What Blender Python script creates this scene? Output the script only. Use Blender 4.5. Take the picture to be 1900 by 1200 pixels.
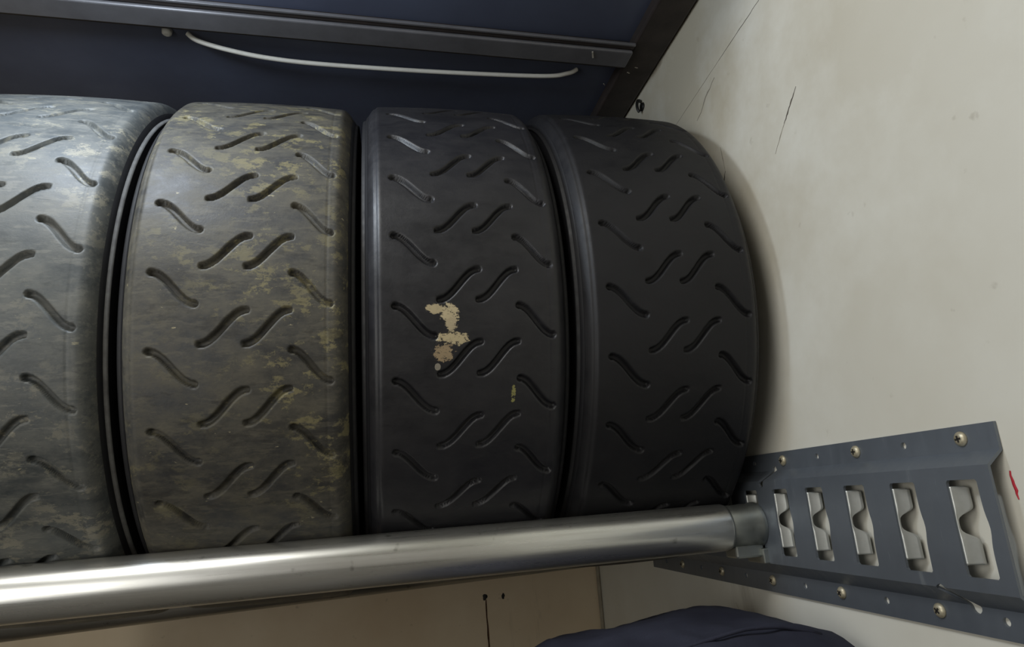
import bpy, bmesh, math, random
import numpy as np
from mathutils import Vector, Matrix, Euler, noise
from mathutils.geometry import delaunay_2d_cdt

C = bpy.context.scene.collection
for o in list(bpy.data.objects): bpy.data.objects.remove(o)
OZ = 0.60                                  # eye height above the load floor, metres
def V(x, y, z): return Vector((x/1000, y/1000, z/1000 + OZ))      # millimetres from the eye point -> world

# ---------------- camera ----------------
yaw, pitch, roll, F = 0.210, 0.264, -0.066, 1212.8
cam = bpy.data.cameras.new('camera'); co = bpy.data.objects.new('camera', cam); C.objects.link(co)
fw = Vector((math.sin(yaw)*math.cos(pitch), math.cos(yaw)*math.cos(pitch), math.sin(pitch)))
rt = Vector((math.cos(yaw), -math.sin(yaw), 0)); up = rt.cross(fw)
r2 = rt*math.cos(roll) + up*math.sin(roll); u2 = -rt*math.sin(roll) + up*math.cos(roll)
m = Matrix((r2, u2, -fw)).transposed().to_4x4(); m.translation = V(0, 0, 0)
co.matrix_world = m
cam.sensor_width = 36; cam.lens = 36*F/1900; cam.clip_start = 0.01
bpy.context.scene.camera = co

# ---------------- world, lights, exposure ----------------
sc = bpy.context.scene
sc.view_settings.view_transform = 'Standard'; sc.view_settings.look = 'None'
sc.view_settings.gamma = 1; sc.view_settings.use_curve_mapping = False
sc.view_settings.exposure = 0.0
w = bpy.data.worlds.new('world'); sc.world = w; w.use_nodes = True
w.node_tree.nodes['Background'].inputs[0].default_value = (1.0, 0.93, 0.82, 1)
w.node_tree.nodes['Background'].inputs[1].default_value = 0.24

def area(name, loc, target, size, power, color, sy=None):
    l = bpy.data.lights.new(name, 'AREA'); l.energy = power; l.color = color; l.size = size
    if sy: l.shape = 'RECTANGLE'; l.size_y = sy
    o = bpy.data.objects.new(name, l); C.objects.link(o); o.location = loc
    o.rotation_euler = (target - loc).to_track_quat('-Z', 'Y').to_euler()
    return o
pl = bpy.data.lights.new('cargo_lamp', 'POINT'); pl.energy = 4.4; pl.color = (0.76, 0.87, 1.0); pl.shadow_soft_size = 0.045
po = bpy.data.objects.new('cargo_lamp', pl); C.objects.link(po); po.location = V(-285, 425, 470)
area('ceiling_light', V(-480, 0, 900), V(382, 420, -60), 0.45, 6.5, (1.0, 0.985, 0.94))
area('low_fill_light', V(-600, -60, -10), V(382, 420, -60), 0.5, 2.5, (1.0, 0.985, 0.94))  # weak unseen fill, added low to lift the right wall and under the bars

# ---------------- material helpers ----------------
def lin(c):
    return tuple((v/255/12.92 if v/255 <= .04045 else ((v/255+.055)/1.055)**2.4) for v in c) + (1,)
class N:
    def __init__(s, name, rough=.6, metal=0., spec=.5):
        s.m = bpy.data.materials.new(name); s.m.use_nodes = True; s.t = s.m.node_tree
        s.b = s.t.nodes['Principled BSDF']; s.b.inputs['Roughness'].default_value = rough
        s.b.inputs['Metallic'].default_value = metal; s.b.inputs['Specular IOR Level'].default_value = spec
        s.co = None
    def n(s, typ, **k):
        x = s.t.nodes.new(typ)
        for a, b in k.items(): setattr(x, a, b)
        return x
    def link(s, a, b): s.t.links.new(a, b)
    def coord(s):
        if not s.co: s.co = s.n('ShaderNodeTexCoord').outputs['Object']
        return s.co
    def mapping(s, scale=(1,1,1), loc=(0,0,0), rot=(0,0,0)):
        x = s.n('ShaderNodeMapping'); s.link(s.coord(), x.inputs[0])
        x.inputs['Scale'].default_value = scale; x.inputs['Location'].default_value = loc; x.inputs['Rotation'].default_value = rot
        return x.outputs[0]
    def noise(s, sc_, det=6, rough=.6, scale=(1,1,1), loc=(0,0,0), dist=0):
        x = s.n('ShaderNodeTexNoise'); s.link(s.mapping(scale, loc), x.inputs['Vector'])
        x.inputs['Scale'].default_value = sc_; x.inputs['Detail'].default_value = det
        x.inputs['Roughness'].default_value = rough; x.inputs['Distortion'].default_value = dist
        return x.outputs['Fac']
    def ramp(s, fac, a, b, ca=0., cb=1.):
        x = s.n('ShaderNodeMapRange'); s.link(fac, x.inputs[0])
        for i, v in enumerate((a, b, ca, cb)): x.inputs[i+1].default_value = v
        return x.outputs[0]
    def mul(s, a, b, op='MULTIPLY'):
        x = s.n('ShaderNodeMath', operation=op)
        for i, v in enumerate((a, b)):
            if isinstance(v, (int, float)): x.inputs[i].default_value = v
            else: s.link(v, x.inputs[i])
        x.use_clamp = True
        return x.outputs[0]
    def mix(s, fac, a, b):
        x = s.n('ShaderNodeMix', data_type='RGBA')
        if isinstance(fac, (int, float)): x.inputs[0].default_value = fac
        else: s.link(fac, x.inputs[0])
        for i, v in ((6, a), (7, b)):
            if isinstance(v, tuple): x.inputs[i].default_value = v
            else: s.link(v, x.inputs[i])
        return x.outputs[2]
    def ball(s, c, r, soft, scale=(1,1,1)):      # 1 inside an ellipsoid spot (object coordinates)
        mp = s.n('ShaderNodeVectorMath', operation='SUBTRACT'); s.link(s.coord(), mp.inputs[0]); mp.inputs[1].default_value = c
        ml = s.n('ShaderNodeVectorMath', operation='MULTIPLY'); s.link(mp.outputs[0], ml.inputs[0]); ml.inputs[1].default_value = scale
        ln = s.n('ShaderNodeVectorMath', operation='LENGTH'); s.link(ml.outputs[0], ln.inputs[0])
        return s.ramp(ln.outputs['Value'], r, r*(1-soft))
    def color(s, c):
        if isinstance(c, tuple): s.b.inputs['Base Color'].default_value = c
        else: s.link(c, s.b.inputs['Base Color'])
    def rough(s, f, a, b): s.link(s.ramp(f, 0.3, 0.7, a, b), s.b.inputs['Roughness'])
    def bump(s, h, strength, dist=0.001):
        x = s.n('ShaderNodeBump'); x.inputs['Strength'].default_value = strength; x.inputs['Distance'].default_value = dist
        s.link(h, x.inputs['Height']); s.link(x.outputs[0], s.b.inputs['Normal'])

# ---------------- object helpers ----------------
def link(name, me, mat=None, parent=None, smooth=False):
    if isinstance(me, bmesh.types.BMesh):
        bm = me; me = bpy.data.meshes.new(name); bm.to_mesh(me); bm.free()
    o = bpy.data.objects.new(name, me); C.objects.link(o)
    if mat and len(me.materials) == 0: me.materials.append(mat)
    if parent: o.parent = parent
    if smooth:
        for p in me.polygons: p.use_smooth = True
    return o
def struct(o): o['kind'] = 'structure'; return o
def tag(o, label, cat, group=None):
    o['label'] = label; o['category'] = cat
    if group: o['group'] = group
    return o
def empty(name, loc):
    o = bpy.data.objects.new(name, None); C.objects.link(o); o.location = loc; o.empty_display_size = .05
    return o
def rel(o, root):            # geometry built in world coordinates -> child of a root that only translates
    o.parent = root; o.matrix_parent_inverse = Matrix.Translation(-root.location); return o
def box(bm, a, b, bevel=0, seg=2):
    vs = [bm.verts.new(((a, b)[i].x, (a, b)[j].y, (a, b)[k].z)) for i in (0,1) for j in (0,1) for k in (0,1)]
    fs = [bm.faces.new([vs[i] for i in q]) for q in ((0,1,3,2),(4,6,7,5),(0,4,5,1),(2,3,7,6),(0,2,6,4),(1,5,7,3))]
    if bevel:
        es = list({e for f_ in fs for e in f_.edges})
        bmesh.ops.bevel(bm, geom=es, offset=bevel, segments=seg, affect='EDGES', profile=.5)
    return bm
def tube(path, radii, seg=40, caps=True, bm=None):
    bm = bm or bmesh.new(); rings = []
    n = len(path)
    if isinstance(radii, (int, float)): radii = [radii]*n
    ref = None
    for i, p in enumerate(path):
        t = (path[min(i+1, n-1)] - path[max(i-1, 0)]).normalized()
        if ref is None: ref = Vector((0,0,1)) if abs(t.z) < .9 else Vector((0,1,0))
        a = t.cross(ref).normalized(); b = a.cross(t).normalized(); ref = b
        rings.append([bm.verts.new(p + (a*math.cos(k*2*math.pi/seg) + b*math.sin(k*2*math.pi/seg))*radii[i]) for k in range(seg)])
    for i in range(n-1):
        for k in range(seg):
            f_ = bm.faces.new((rings[i][k], rings[i][(k+1) % seg], rings[i+1][(k+1) % seg], rings[i+1][k])); f_.smooth = True
    if caps: bm.faces.new(rings[0]); bm.faces.new(rings[-1][::-1])
    bmesh.ops.recalc_face_normals(bm, faces=bm.faces)
    return bm

# ---------------- materials ----------------
def wall_material(name, base, dirty, stain_shade=None):
    k = N(name, .42, 0, .4)
    f = k.noise(3.0, 5, .6); g = k.noise(60, 3, .5)
    c = k.mix(k.ramp(f, .35, .7), base, dirty)
    c = k.mix(k.ramp(g, .70, .78, 0, .35), c, lin((110, 96, 74)))
    sc1 = k.noise(9, 6, .65, scale=(1, 1.0, .18), loc=(3, 1, 2))
    c = k.mix(k.ramp(sc1, .66, .74, 0, .30), c, lin((95, 80, 64)))
    if stain_shade:      # tan stain, spread wider so its colour also paints shade on the upper wall
        gm = k.mul(k.ball(stain_shade, .60, .85), k.ramp(k.noise(7, 6, .65, loc=(2, 4, 1)), .25, .6))
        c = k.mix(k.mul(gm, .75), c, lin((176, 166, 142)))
    k.color(c); k.bump(k.noise(220, 2, .5), .06, .0006); k.rough(f, .38, .5)
    return k.m
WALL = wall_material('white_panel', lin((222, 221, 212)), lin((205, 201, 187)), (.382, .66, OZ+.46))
BACK = wall_material('white_panel_back', lin((228, 212, 184)), lin((206, 184, 152)))
def plain(name, c, c2, rough, metal=0., sc_=30, bump=.1, spec=.5):
    k = N(name, rough, metal, spec); f = k.noise(sc_, 5, .6)
    k.color(k.mix(k.ramp(f, .3, .7), lin(c), lin(c2))); k.bump(f, bump, .0008); k.rough(f, rough*.85, min(1, rough*1.15))
    return k.m
DARKPANEL = plain('dark_shelf_board', (82, 88, 106), (68, 72, 88), .5, sc_=6, bump=.12)
FRAME = plain('black_frame_steel', (58, 50, 46), (40, 35, 33), .55, 0, 24, .2)
BEAMM = plain('dark_beam_steel', (112, 111, 114), (92, 91, 93), .38, .2, 20, .1)
SEAL = plain('joint_sealant', (168, 160, 142), (140, 130, 112), .6)
FLOORM = plain('grey_load_floor', (112, 106, 98), (92, 87, 80), .7)
CORD = plain('white_cable_sheath', (205, 202, 192), (188, 184, 174), .5)
MARK = plain('scuff_black', (58, 50, 44), (92, 84, 72), .7, sc_=300)
SCUFF = plain('scuff_grey', (150, 144, 130), (122, 114, 100), .7, sc_=300)
RUST = plain('rust_brown', (88, 56, 30), (60, 40, 26), .8, sc_=200)
RED = plain('red_marker', (190, 36, 52), (170, 40, 56), .6)
CHIP = plain('bare_paint_chip', (190, 184, 172), (160, 154, 142), .5)
BRASS = plain('zinc_yellow_screw', (204, 196, 172), (160, 150, 124), .42, .5, 200)
DARKHOLE = plain('screw_recess', (40, 36, 30), (24, 22, 20), .7)
BLACKP = plain('black_plug', (26, 25, 24), (14, 14, 14), .45)

def galv(name, hi, lo, rough, streak):
    k = N(name, rough, .92)
    f = k.noise(14, 6, .6, scale=(.35, 2, 2)); g = k.noise(90, 4, .6, scale=streak); s = k.noise(55, 3, .5, loc=(4, 2, 1))
    c = k.mix(k.ramp(f, .3, .7), lin(hi), lin(lo))
    c = k.mix(k.ramp(s, .66, .74, 0, .55), c, lin((70, 66, 58))); c = k.mix(k.ramp(g, .52, .68, 0, .35), c, lin(lo))
    k.color(c); k.link(k.ramp(g, .3, .75, rough*.82, rough*1.3), k.b.inputs['Roughness'])
    k.bump(g, .12, .0005)
    return k.m
TUBE = galv('galvanised_tube', (226, 227, 225), (196, 195, 188), .30, (.06, 3, 3))
TUBE2 = galv('galvanised_tube_dull', (176, 174, 168), (140, 138, 132), .36, (.06, 3, 3))
SLEEVE = galv('galvanised_sleeve', (184, 188, 184), (150, 154, 150), .40, (1, 1, 1))
def rail_material():
    k = N('grey_zinc_rail', .40, .55)
    f = k.noise(7, 5, .6, scale=(1, .4, 1)); g = k.noise(50, 4, .6, scale=(1, 2.5, .5))
    c = k.mix(k.ramp(f, .3, .7), lin((122, 129, 138)), lin((102, 108, 116)))
    c = k.mix(k.ramp(g, .64, .76, 0, .35), c, lin((160, 164, 166)))
    k.color(c); k.rough(g, .36, .5); k.bump(g, .08, .0004)
    return k.m
RAIL = rail_material()
TAB = plain('bare_zinc_tab', (190, 192, 188), (168, 170, 165), .36, .5, 60, .05)

def rubber(name, base, base2, dust, dust_amt, patches=(), tan=0., tanc=(150, 132, 98), rough=.55, seed=0, spec=.4):
    k = N(name, rough, 0, spec)
    f = k.noise(9, 6, .62, loc=(seed, 2, 1)); g = k.noise(28, 8, .72, scale=(1, 1.5, 1.5), loc=(seed, 5, 3))
    c = k.mix(k.ramp(f, .35, .68), lin(base), lin(base2))
    # scrubbed streaks running along the direction of travel and dust film
    d = k.mul(k.ramp(g, .38, .66), dust_amt)
    c = k.mix(d, c, lin(dust))
    if tan:
        h = k.noise(34, 9, .78, scale=(1, 1.7, 1.7), loc=(seed+7, 1, 9)); q = k.noise(5.0, 3, .5, loc=(seed, 8, 4))
        msk = k.mul(k.ramp(h, .535, .575), k.ramp(q, .42, .58))
        c = k.mix(k.mul(msk, tan), c, lin(tanc))
        h2 = k.noise(70, 4, .6, scale=(1, 2, 2), loc=(seed+2, 3, 3))
        c = k.mix(k.mul(k.ramp(h2, .69, .72), .6*tan), c, lin((186, 176, 140)))
    for (ctr, r, sc3, thr, colr) in patches:
        h = k.noise(300, 5, .78, scale=(.8, 1, 1.3), loc=(ctr[0]*9, 1, 2))
        c = k.mix(k.ramp(k.mul(k.ball(ctr, r, .75, sc3), h), thr, thr+.03), c, lin(colr))
    if tan:
        st = k.noise(60, 5, .7, scale=(.5, 2.4, 2.4), loc=(seed, 3, 8)); c = k.mix(k.mul(k.ramp(st, .55, .60), .45), c, lin(dust))
        dk = k.noise(38, 6, .7, scale=(.6, 1.8, 1.8), loc=(seed+3, 7, 2)); c = k.mix(k.mul(k.ramp(dk, .54, .62), .6), c, lin(base2))
    k.color(c)
    fs = k.noise(90, 6, .75, scale=(.5, 1.6, 1.6), loc=(seed+1, 2, 6)); c = k.mix(k.mul(k.ramp(fs, .52, .72), .30), c, lin(dust)); k.color(c)
    pn = k.noise(160, 5, .7); k.bump(k.mul(k.mul(pn, .5), k.mul(g, .6), 'ADD'), .45, .0009)
    k.link(k.ramp(g, .3, .7, rough*.85, min(1, rough*1.25)), k.b.inputs['Roughness'])
    return k.m
SIDE = plain('sidewall_rubber', (32, 32, 35), (24, 24, 26), .5, 0, 60, .15)
RIB = plain('rubber_rib', (30, 30, 32), (22, 22, 24), .6, 0, 90, .3)
RIBW = plain('scuffed_rubber_rib', (112, 112, 110), (84, 83, 82), .6, 0, 90, .3)

# ---------------- the van body ----------------
# right wall (x = 382), back wall (y = 1190), dark shelf board overhead, floor, left wall
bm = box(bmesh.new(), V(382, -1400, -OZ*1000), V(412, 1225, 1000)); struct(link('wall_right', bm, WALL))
bm = box(bmesh.new(), V(-1500, 1190, -OZ*1000), V(382, 1220, 1000)); struct(link('wall_back', bm, BACK))
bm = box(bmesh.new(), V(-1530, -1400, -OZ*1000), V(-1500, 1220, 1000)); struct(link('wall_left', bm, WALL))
bm = box(bmesh.new(), V(-1530, -1400, -OZ*1000-40), V(412, 1225, -OZ*1000)); struct(link('floor', bm, FLOORM))
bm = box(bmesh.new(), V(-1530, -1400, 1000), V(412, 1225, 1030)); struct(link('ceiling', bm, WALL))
# corner bead between back and right wall, and the sheet edge beside it
bm = tube([V(379, 1187, -OZ*1000+1), V(379, 1187, 600)], .0035, 8); struct(link('trim_1', bm, SEAL, smooth=True))

# overhead shelf: board, wall rail, cross beam
shelf = empty('overhead_shelf', V(-300, 900, 560))
tag(shelf, 'dark overhead shelf of black board on a steel frame above the tyres', 'shelf')
rel(link('board', box(bmesh.new(), V(-1480, 400, 578), V(335, 1188, 590), .001), DARKPANEL), shelf)
rel(link('side_rail', box(bmesh.new(), V(332, 400, 563), V(380, 1188, 612), .004, 3), FRAME), shelf)
def skew(o):                      # the beam runs very slightly out of square
    for v in o.data.vertices: v.co.y += v.co.x*.022
    return rel(o, shelf)
skew(link('cross_beam', box(bmesh.new(), V(-1480, 680, 558), V(331, 702, 577.5), .004, 3), FRAME))
skew(link('beam_flange', box(bmesh.new(), V(-1480, 674, 553), V(331, 705, 558), .0018, 2), BEAMM))
skew(link('beam_lip', box(bmesh.new(), V(-1480, 663, 556), V(331, 666.5, 560), .0008), BEAMM))
skew(link('lip_web', box(bmesh.new(), V(-1480, 666.5, 558), V(331, 674, 561), .0005), FRAME))
skew(link('rear_lip', box(bmesh.new(), V(-1480, 705, 563), V(331, 719, 566), .0008), FRAME))
bm = box(bmesh.new(), V(-1, -6, -.6), V(1, 6, .6)); 
for v in bm.verts: v.co.z -= OZ
o = link('paint_chip', bm, CHIP); o.location = V(278, 690, 552.6); o.rotation_euler = (0, 0, -.35); rel(o, shelf)

# white cable slung under the board behind the beam
pts = [V(-224, 733, 574), V(-212, 737, 567), V(-178, 745, 563), V(-132, 754, 562), V(-65, 759, 562), V(74, 759, 562), V(222, 753, 562), V(262, 750, 567), V(276, 749, 574)]
def smooth_path(pts, n=10):
    out = []
    for i in range(len(pts)-1):
        p0, p1, p2, p3 = pts[max(i-1, 0)], pts[i], pts[i+1], pts[min(i+2, len(pts)-1)]
        for j in range(n):
            t = j/n
            out.append(.5*((2*p1) + (p2-p0)*t + (2*p0-5*p1+4*p2-p3)*t*t + (3*p1-p0-3*p2+p3)*t**3))
    return out + [pts[-1]]
cable = tag(link('cable', tube(smooth_path(pts), .0029, 12), CORD, smooth=True), 'thin white cable slung under the dark shelf behind its cross beam', 'cable')

link('cable_clip', tube([V(-247, 734, 577.5), V(-247, 734, 572), V(-247, 734, 570)], [.006, .0055, .003], 16), CORD, cable)
for (x, y, z, a) in ((345, 734, 562.8, .4), (352, 722, 562.8, .2), (328, 783, 577.6, .8)):
    bm = box(bmesh.new(), Vector((-.0022, -.0006, -.0004)), Vector((.0022, .0006, .0004)))
    o = link('paint_chip', bm, CHIP); o.location = V(x, y, z); o.rotation_euler = (0, 0, a); rel(o, shelf)

# black plug on the right wall just above the right-hand tyre
plug = empty('wall_hook', V(382, 779, 541)); tag(plug, 'small black hook fixed to the white wall above the rightmost tyre', 'hook')
rel(link('base_plate', tube([V(381.8, 779, 541), V(379.5, 779, 541)], [.0065, .006], 16), BLACKP, smooth=False), plug)
rel(link('hook_arm', tube(smooth_path([V(380, 779, 549), V(376, 779, 551), V(373.5, 779, 545), V(373.5, 779, 537), V(375.5, 779, 532)], 5), .0022, 10), BLACKP, smooth=True), plug)

# ---------------- tyres ----------------
PITCH = 2*math.pi/28; R0 = .283
def build_tread():
    W = .086
    nu = 168; us = np.linspace(-W, W, nu+1)
    def base_r(u):
        a = np.abs(u); r = R0 - .0022*(a/.078)**2
        t = np.clip((a-.074)/(.086-.074), 0, 1)
        return r - .0105*t**2.0
    rows = 54
    ph = np.arange(rows)/rows*PITCH                      # one pitch, phi 0..PITCH ; B centre at phi=0
    U, P = np.meshgrid(us, ph*R0)
    H = np.zeros_like(U); pr = PITCH*R0
    half_w, depth = .0028, .0052
    def groove(cu, cp, hu, hp, sgn):
        t = np.linspace(-1, 1, 41)
        gx = cu + hu*t; gy = cp + sgn*hp*np.sin(np.pi/2*t)*.93 + sgn*hp*.07*t
        d = np.full(U.shape, 9.)
        for k in (-1, 0, 1):
            for i in range(40):
                ax, ay, bx, by = gx[i], gy[i]+k*pr, gx[i+1], gy[i+1]+k*pr
                dx, dy = bx-ax, by-ay
                s = np.clip(((U-ax)*dx + (P-ay)*dy)/(dx*dx+dy*dy), 0, 1)
                d = np.minimum(d, np.hypot(U-ax-s*dx, P-ay-s*dy))
        q = np.clip((half_w + .0003 - d)/.0012, 0, 1)
        return depth*q*q*(3-2*q)
    for g in ((-.0475, pr/2, .0165, .0130, -1), (-.0095, 0, .0170, .0135, 1), (.0235, 0, .0165, .0135, 1), (.0570, pr/2, .0150, .0130, -1)):
        H = np.maximum(H, groove(*g))
    fine0, fine1 = -5, 10
    phis = []; hs = []
    for k in range(fine0, fine1):
        for j in range(rows): phis.append(k*PITCH + ph[j]); hs.append(H[j])
    ncoarse = (28 - (fine1-fine0))*6
    for j in range(ncoarse):
        phis.append(fine1*PITCH + j*PITCH/6); hs.append(np.zeros(nu+1) if j else H[0])
    phis = np.array(phis); hs = np.array(hs)
    fineL = np.exp(-((us-.069)/.0006)**2)*.0005 + np.exp(-((us+.0785)/.0010)**2)*.0009
    r = base_r(us)[None, :] - hs - fineL[None, :]
    n = len(phis)
    X = np.broadcast_to(us[None, :], r.shape)
    co_ = np.stack([X, -r*np.cos(phis)[:, None], r*np.sin(phis)[:, None]], -1).reshape(-1, 3)
    i = np.arange(n)[:, None]; j = np.arange(nu)[None, :]; w_ = nu+1
    a = i*w_+j; b = a+1; c = ((i+1) % n)*w_+j+1; d = c-1
    q = np.stack([a, b, c, d], -1).reshape(-1, 4)
    me = bpy.data.meshes.new('tread'); me.vertices.add(len(co_)); me.vertices.foreach_set('co', co_.astype(np.float32).ravel())
    me.loops.add(q.size); me.loops.foreach_set('vertex_index', q.astype(np.int32).ravel())
    me.polygons.add(len(q)); me.polygons.foreach_set('loop_start', np.arange(0, q.size, 4, dtype=np.int32))
    me.polygons.foreach_set('use_smooth', np.ones(len(q), bool))
    me.update(); me.validate()
    return me
def revolve(name, prof, n=180, closed=False):
    bm = bmesh.new(); rings = []
    for k in range(n):
        a = 2*math.pi*k/n
        rings.append([bm.verts.new((x, -r*math.cos(a), r*math.sin(a))) for x, r in prof])
    m_ = len(prof)
    for k in range(n):
        for i in range(m_ if closed else m_-1):
            f_ = bm.faces.new((rings[k][i], rings[k][(i+1) % m_], rings[(k+1) % n][(i+1) % m_], rings[(k+1) % n][i])); f_.smooth = True
    bmesh.ops.recalc_face_normals(bm, faces=bm.faces)
    me = bpy.data.meshes.new(name); bm.to_mesh(me); bm.free(); return me
tread_me = build_tread()
mats_done = False
def side_prof(s):
    return [(s*x/1000, r/1000) for x, r in ((85.9, 270.6), (87.5, 268.5), (89.6, 263), (91, 255), (91.8, 246), (92, 236), (91.3, 226), (89.6, 216), (87, 207), (84, 200), (81.5, 195), (80, 191), (77, 189.5), (73, 190), (72, 194), (75, 202), (79, 214), (81, 228))]
side_r = revolve('sidewall', side_prof(1)); side_l = revolve('sidewall', side_prof(-1))
liner = revolve('inner_liner', [(.081, .228), (.080, .245), (.070, .262), (.045, .268), (0, .269), (-.045, .268), (-.070, .262), (-.080, .245), (-.081, .228)])
def rib_prof(s, r): return [(s*x/1000, (r+d)/1000) for x, d in ((88.6, -2.4), (90.6, -1.2), (91.6, -.4), (91.6, .4), (90.2, 1.2), (87.8, 2.2))]
rib_r = revolve('protector_rib', rib_prof(1, 264)); rib_l = revolve('protector_rib', rib_prof(-1, 264))
for me_, mt in ((side_r, SIDE), (side_l, SIDE), (liner, SIDE), (rib_r, RIB), (rib_l, RIB)): me_.materials.append(mt)
tread_me.materials.append(SIDE)

def surf(u, phi_deg, r=R0):      # a spot on the unrotated tyre, object coordinates
    a = math.radians(phi_deg); return (u, -r*math.cos(a), r*math.sin(a))
ph3 = -3.6
RUB1 = rubber('dusty_grey_rubber', (78, 82, 83), (60, 64, 65), (116, 115, 108), .55, (), .6, (152, 146, 126), .50, 1.3)
RUB2 = rubber('dirt_caked_rubber', (60, 61, 62), (45, 44, 42), (94, 90, 78), .8, (), .85, (122, 115, 84), .55, 4.7)
RUB3 = rubber('black_scrubbed_rubber', (36, 36, 40), (27, 27, 30), (54, 53, 54), .35,
     ((surf(-.030, -4.3), .016, (1, 1, 1.7), .35, (172, 158, 126)), (surf(-.018, -5.2), .021, (1.2, 1, 1.1), .37, (182, 168, 136)),
      (surf(-.017, -7.0), .014, (1.3, 1, 1), .37, (170, 156, 128)), (surf(-.016, -9.4), .024, (.8, 1, 1.8), .40, (180, 166, 132)),
      (surf(-.024, -11.9), .022, (1, 1, 1.2), .41, (150, 132, 104)),
      (surf(-.029, -14.3), .0030, (1, 1, .8), .10, (136, 130, 118)), (surf(.036, -19.5), .016, (3.2, 1, .8), .42, (140, 136, 84))), 0, rough=.42, seed=8.1, spec=.42)
RUB4 = rubber('matt_black_rubber', (29, 29, 32), (22, 22, 24), (38, 37, 38), .35, (), 0, rough=.5, seed=12.9, spec=.3)
tyre_spec = [(-300, 0.2, RUB1, 'grey dusty tyre cut off by the left edge, leftmost on the bars', 811),
             (-110, 3.3, RUB2, 'dirt-caked tyre with yellowish patches, second from the left', 809),
             (78, -3.6, RUB3, 'black tyre with a flaking tan patch on its tread, second from the right wall', 809),
             (268, -0.6, RUB4, 'plain black tyre next to the white wall, rightmost on the bars', 809)]
for X, ph, mt, lab, Y in tyre_spec:
    root = empty('tyre', V(X, Y, {-300: 191, -110: 193, 78: 199, 268: 201}[X])); tag(root, lab, 'tyre', 'treaded race tyres standing on the bars')
    root.rotation_euler = (math.radians(-ph), 0, 0)
    t = link('tread', tread_me, None, root); t.material_slots[0].link = 'OBJECT'; t.material_slots[0].material = mt
    for nm, me_ in (('sidewall', side_l), ('sidewall', side_r), ('inner_liner', liner), ('protector_rib', rib_l), ('protector_rib', rib_r)):
        c_ = link(nm, me_, None, root)
        if X == -300 and me_ is rib_r: c_.material_slots[0].link = 'OBJECT'; c_.material_slots[0].material = RIBW; c_['label'] = 'scuffed pale raised rib'

# ---------------- load bars ----------------
bar = empty('load_bar', V(0, 622, -43)); tag(bar, 'bright galvanised round bar across the front, under the tyres, hooked into the rail', 'bar')
def lnp(x, y, xa, za, xb, zb): return V(x, y, za + (zb-za)*(x-xa)/(xb-xa))
fb = lambda x: lnp(x, 622, -287, -46.5, 335, -38.5)
rel(link('tube', tube([fb(-1478), fb(-600), fb(0), fb(330), fb(333)], [.0222, .0222, .0222, .0222, .0212], 64), TUBE), bar)
sl = [(331, 19.6), (333, 20.3), (343, 20.0), (352, 20.6), (360, 20.2), (363, 21.4), (366.5, 21.6), (368, 20.8)]
rel(link('end_sleeve', tube([fb(x) for x, r in sl], [r/1000 for x, r in sl], 48), SLEEVE), bar)
bm = bmesh.new(); box(bm, V(336, 612, -68), V(366, 634, -56), .002); box(bm, V(362, 608, -74), V(369, 638, -60), .001)
rel(link('latch_foot', bm, SLEEVE), bar)
rb = lambda x: lnp(x, 927+.028*x, -430, -97, 226, -76)
bar2 = empty('load_bar', V(0, 914, -85)); tag(bar2, 'duller galvanised round bar behind, seen just below the front bar at left', 'bar')
rel(link('tube', tube([rb(-1478), rb(-300), rb(364)], .0220, 64), TUBE2), bar2)
rel(link('end_sleeve', tube([rb(340), rb(366)], .0232, 32), SLEEVE), bar2)

# ---------------- cargo rail on the right wall ----------------
rail = empty('cargo_rail', V(382, 630, -38)); tag(rail, 'grey slotted metal cargo rail screwed along the white right wall', 'rail')
YN, YF = 348, 928
prof = [(29, 0), (12, 0), (3, 12), (-74, 12), (-85, 0), (-103, 0)]      # (z, stand-off)
# developed plate coordinates: (y, s) with s the flattened height
S_ = [0]
for i in range(1, len(prof)): S_.append(S_[-1] + math.hypot(prof[i][0]-prof[i-1][0], prof[i][1]-prof[i-1][1]))
def unroll(z):
    for i in range(len(prof)-1):
        if prof[i][0] >= z >= prof[i+1][0]:
            t = (prof[i][0]-z)/(prof[i][0]-prof[i+1][0]); return S_[i] + t*(S_[i+1]-S_[i])
def fold(s):
    for i in range(len(prof)-1):
        if s <= S_[i+1] + 1e-6:
            t = (s-S_[i])/(S_[i+1]-S_[i]); return prof[i][0]+t*(prof[i+1][0]-prof[i][0]), prof[i][1]+t*(prof[i+1][1]-prof[i][1])
    return prof[-1]
verts2, edges2, faces2 = [], [], []
def loop(pts):
    b = len(verts2); verts2.extend(Vector(p) for p in pts); n = len(pts)
    edges2.extend((b+i, b+(i+1) % n) for i in range(n)); faces2.append(list(range(b, b+n)))
outer = [(YN, s) for s in S_] + [(YF, s) for s in S_[::-1]]
b0 = 0; verts2.extend(Vector(p) for p in outer); n = len(outer)
edges2.extend((i, (i+1) % n) for i in range(n)); faces2.append(list(range(n)))
for i in range(1, 5): edges2.append((i, n-1-i))
slots = [636.1 - 50.8*k for k in range(-5, 6)]
ZT, ZB = -5.5, -65.5
def slot_outline(y):
    pts = [(y, ZT-1.5), (y-1.2, ZT), (y-22.3, ZT), (y-23.5, ZT-1.5)]
    for q in np.linspace(0.05, .95, 15):
        bumpv = 1.8*math.exp(-((q-.5)/.14)**2)
        pts.append((y-23.5-bumpv, ZT-1.5-(ZT-ZB-3)*q))
    pts += [(y-23.5, ZB+1.5), (y-22.3, ZB), (y-1.2, ZB), (y, ZB+1.5)]
    return pts
for y in slots: loop([(a, unroll(b)) for a, b in slot_outline(y)])
def circ(y, z, r, n=14): return [(y+r*math.cos(2*math.pi*k/n), unroll(z)+r*math.sin(2*math.pi*k/n)) for k in range(n)]
screws = []; 
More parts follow.
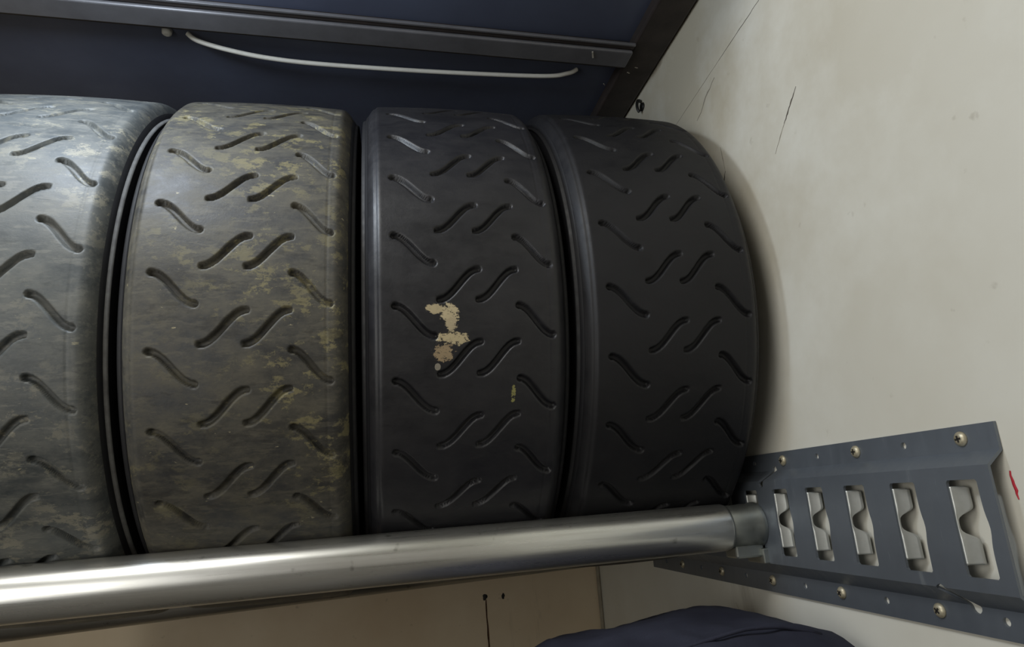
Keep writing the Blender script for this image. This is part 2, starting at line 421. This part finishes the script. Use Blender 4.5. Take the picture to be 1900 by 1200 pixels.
for k in range(-5, 7):
    y = 678.9-50.8*k
    if k % 2 == 0: screws.append((y, 20.5))
    elif YN+6 < y < YF-6: loop(circ(y, 20.5, 2.6))
    y = 677.8-50.8*k
    if k % 2 == 1: screws.append((y, -92))
    elif YN+6 < y < YF-6: loop(circ(y, -92, 2.8))
def oblong(y, z0, z1, r, lean):
    s0, s1 = unroll(z0), unroll(z1); o_ = []
    for k in range(8): a = math.pi*k/7; o_.append((y+lean+r*math.cos(a), s1+r*math.sin(a)))
    for k in range(8): a = math.pi+math.pi*k/7; o_.append((y+r*math.cos(a), s0+r*math.sin(a)))
    return o_
for y, z0, z1 in ((406, -75.5, -86),): loop(oblong(y, z0, z1, 4.2, -13))
for y, z0, z1 in ((594, 12.5, .5), ): loop(oblong(y, z0, z1, 3.8, 9))
holes = [[verts2[i] for i in f_] for f_ in faces2[1:]]
def inside(p, poly):
    c = False; j = len(poly)-1
    for i in range(len(poly)):
        if (poly[i].y > p.y) != (poly[j].y > p.y) and p.x < (poly[j].x-poly[i].x)*(p.y-poly[i].y)/(poly[j].y-poly[i].y)+poly[i].x: c = not c
        j = i
    return c
cv, ce, cf, *_ = delaunay_2d_cdt(verts2, edges2, [], 0, 1e-6)
cf = [f_ for f_ in cf if not any(inside((cv[f_[0]]+cv[f_[1]]+cv[f_[2]])/3, h) for h in holes)]
bm = bmesh.new(); vs = []
for p in cv:
    z, off = fold(p.y); vs.append(bm.verts.new(V(382-.3-2.2-off, p.x, z)))
for f_ in cf:
    try: bm.faces.new([vs[i] for i in f_])
    except ValueError: pass
bmesh.ops.recalc_face_normals(bm, faces=bm.faces)
if sum(f_.normal.x*f_.calc_area() for f_ in bm.faces) > 0: bmesh.ops.reverse_faces(bm, faces=bm.faces)
o = link('slotted_plate', bm, RAIL); md = o.modifiers.new('thickness', 'SOLIDIFY'); md.thickness = .0022; md.offset = -1
rel(o, rail)
# folded lips inside each slot
XW = 382-.3-12-1.1
bm = bmesh.new(); nz, ns = 40, 6; grid = []
for i in range(nz+1):
    q = i/nz; z = ZT-4-(ZT-ZB-11)*q
    dfull = 8.6; notch = math.exp(-((q-.49)/.15)**4)
    dpt = dfull*(1-notch)*(1 if q > .02 else .8) + 1.0
    row = []
    for j in range(ns+1):
        s = j/ns; row.append(bm.verts.new(Vector((dpt*s/1000, -(1.0 + 4.5*(s*dpt/dfull)**1.5)/1000, z/1000))))
    grid.append(row)
for i in range(nz):
    for j in range(ns): f_ = bm.faces.new((grid[i][j], grid[i+1][j], grid[i+1][j+1], grid[i][j+1])); f_.smooth = True
lip_me = bpy.data.meshes.new('folded_lip'); bm.to_mesh(lip_me); bm.free(); lip_me.materials.append(TAB)
for y in slots:
    o = link('folded_lip', lip_me); o.location = V(XW, y, 0); md = o.modifiers.new('thickness', 'SOLIDIFY'); md.thickness = .0014; rel(o, rail)
# screws
bm = bmesh.new()
tube([Vector((0, 0, 0)), Vector((-.0012, 0, 0)), Vector((-.0026, 0, 0)), Vector((-.0030, 0, 0))], [.0050, .0048, .0034, .0022], 16, bm=bm)
screw_me = bpy.data.meshes.new('screw'); bm.to_mesh(screw_me); bm.free(); screw_me.materials.append(BRASS)
bm = bmesh.new(); box(bm, Vector((-.0034, -.0022, -.0006)), Vector((-.0028, .0022, .0006))); box(bm, Vector((-.0034, -.0006, -.0022)), Vector((-.0028, .0006, .0022)))
rec_me = bpy.data.meshes.new('recess'); bm.to_mesh(rec_me); bm.free(); rec_me.materials.append(DARKHOLE)
for i, (y, z) in enumerate(screws):
    if not (YN+6 < y < YF-6): continue
    o = link('screw', screw_me); o.location = V(382-2.4, y, z); o.rotation_euler = (i*.7, 0, 0); rel(o, rail)
    r_ = link('recess', rec_me, None, o)

# ---------------- marks on the walls (thin but real: scuffs, pen marks, rust) ----------------
random.seed(3)
def strip(pts, w0, w1, off=.00035):
    """ragged flat scuff on the right wall along (y,z) millimetre points"""
    bm = bmesh.new(); L = []; n = len(pts)
    for i, (y, z) in enumerate(pts):
        a = pts[max(i-1, 0)]; b = pts[min(i+1, n-1)]; d = Vector((b[0]-a[0], b[1]-a[1])).normalized(); nn = Vector((-d.y, d.x))
        ww = (w0+(w1-w0)*i/(n-1))*(.4+.6*math.sin(math.pi*min(max(i/(n-1), .04), .96)))*random.uniform(.7, 1.2)/2
        L.append([bm.verts.new(V(382-off*1000*k, y+nn.x*ww*s, z+nn.y*ww*s)) for s, k in ((-1, .2), (0, 1), (1, .2))])
    for i in range(n-1):
        for j in range(2): bm.faces.new((L[i][j], L[i][j+1], L[i+1][j+1], L[i+1][j]))
    return bm
def segs(a, b, n, j=.4): return [(a[0]+(b[0]-a[0])*i/n+random.uniform(-j, j), a[1]+(b[1]-a[1])*i/n+random.uniform(-j, j)) for i in range(n+1)]
wr = bpy.data.objects['wall_right']; wb = bpy.data.objects['wall_back']
def mark(name, bm, mt, par, label=None):
    o = link(name, bm, mt, par)
    if label: o['label'] = label
    return o
mark('scuff', strip(segs((463, 353), (488, 330), 14), 1.4, 2.4), MARK, wr, 'short dark scratch on the wall')
mark('scuff', strip(segs((487, 331), (509, 309), 8), 1.6, .6), SCUFF, wr)
mark('scuff', strip(segs((478, 474), (575, 466), 20, .3), 1.0, .9), MARK, wr, 'long thin scratch near the shelf')
mark('scuff', strip(segs((575, 466), (760, 450), 20, .3), .8, .5), SCUFF, wr)
mark('scuff', strip(segs((590, 455), (640, 428), 9, 1.6), 2.6, 2), SCUFF, wr)
mark('scuff', strip(segs((598, 339), (610, 318), 8), 1.6, 2.2), MARK, wr)
mark('scuff', strip(segs((600, 370), (598, 340), 8), 1.6, 1.2), SCUFF, wr)
mark('scuff', strip(segs((650, 350), (672, 338), 8), 2.4, 3), SCUFF, wr)
mark('scuff', strip(segs((398, 428), (400, 412), 6), 3.4, 3), SCUFF, wr)
mark('scuff', strip(segs((400, 412), (394, 405), 4), 3, 2), SCUFF, wr)
mark('pen_mark', strip(segs((347.5, -2), (346, -19), 6, .6), 2.6, 2.6), RED, wr, 'red marker stroke')
mark('pen_mark', strip(segs((344, -35), (342.5, -60), 6, .5), 2.6, 3), RED, wr, 'red marker stroke')
def blot(x, z, r, mt):
    bm = bmesh.new(); c = bm.verts.new(V(x, 1189.2, z)); ring = []
    for k in range(12):
        a = k*math.pi/6; rr = r*random.uniform(.6, 1.2); ring.append(bm.verts.new(V(x+rr*math.cos(a), 1189.8, z+rr*math.sin(a)*1.3)))
    for k in range(12): bm.faces.new((c, ring[k], ring[(k+1) % 12]))
    return bm
mark('drill_hole', blot(175, -156, 4.2, 0), DARKHOLE, wb, 'dark rusty screw hole')
mark('drill_hole', blot(206, -157, 3.4, 0), DARKHOLE, wb)
bm = bmesh.new(); L = []
for i in range(12):
    z = -160-i*14; x = 176+i*.35+random.uniform(-.4, .4); ww = (1.1+.16*i)*random.uniform(.7, 1.2)
    L.append((bm.verts.new(V(x-ww, 1189.6, z)), bm.verts.new(V(x+ww, 1189.6, z))))
for i in range(11): bm.faces.new((L[i][0], L[i][1], L[i+1][1], L[i+1][0]))
mark('rust_streak', bm, RUST, wb, 'brown rust run below the screw hole')

# ---------------- dark navy fabric bag low against the wall ----------------
k = N('navy_fabric', .9, 0, .25); f = k.noise(16, 5, .6); g = k.noise(420, 2, .5)
k.color(k.mix(k.ramp(f, .3, .7), lin((52, 54, 68)), lin((36, 37, 50)))); k.bump(k.mul(g, f, 'ADD'), .35, .0012)
NAVY = k.m
bag = empty('fabric_bag', V(300, 570, -OZ*1000)); tag(bag, 'dark navy fabric bag, its wrinkled top showing at the bottom edge', 'bag')
prof_x = [(60, -190), (100, -150), (151, -121), (200, -114.5), (240, -110.5), (280, -107), (311, -107), (335, -111), (352, -117), (366, -121), (372, -140)]
prof_x = [(20, -300)] + prof_x + [(377, -300)]
def hx(x):
    for i in range(len(prof_x)-1):
        if prof_x[i][0] <= x <= prof_x[i+1][0]:
            t = (x-prof_x[i][0])/(prof_x[i+1][0]-prof_x[i][0]); return prof_x[i][1]+t*(prof_x[i+1][1]-prof_x[i][1])
    return -300
nx, ny = 90, 60; bm = bmesh.new(); grid = []
for i in range(nx+1):
    row = []
    for j in range(ny+1):
        a = j/ny*math.pi                                  # from the front foot over the top to the rear foot
        x = 20 + 357*i/nx; top = hx(x)
        wdt = 150*min(1, (max(0, top+300)/150)**.5) + 20
        cy = 575; yy = cy - wdt*math.copysign(abs(math.cos(a))**.55, math.cos(a)); zz = -OZ*1000+2 + (top+OZ*1000-2)*math.sin(a)**.45
        wr_ = noise.noise(Vector((x*.012, yy*.03, zz*.012)))*5 + noise.noise(Vector((x*.05+yy*.02, yy*.02, 3)))*2.2
        row.append(bm.verts.new(V(x, yy + wr_*.6, max(-OZ*1000+1, zz + (wr_-2 if zz > -OZ*1000+20 else 0)))))
    grid.append(row)
for i in range(nx):
    for j in range(ny): f_ = bm.faces.new((grid[i][j], grid[i+1][j], grid[i+1][j+1], grid[i][j+1])); f_.smooth = True
bm.faces.new([r_[0] for r_ in grid] + [r_[-1] for r_ in grid[::-1]])
bm.faces.new(grid[0]); bm.faces.new(grid[-1][::-1])
bmesh.ops.recalc_face_normals(bm, faces=bm.faces)
rel(link('body', bm, NAVY), bag)
rel(link('seam_piping', tube([V(x, 512, hx(x)-3+1.5*math.sin(x*.05)) for x in range(120, 350, 8)], .0016, 8), NAVY, smooth=True), bag)
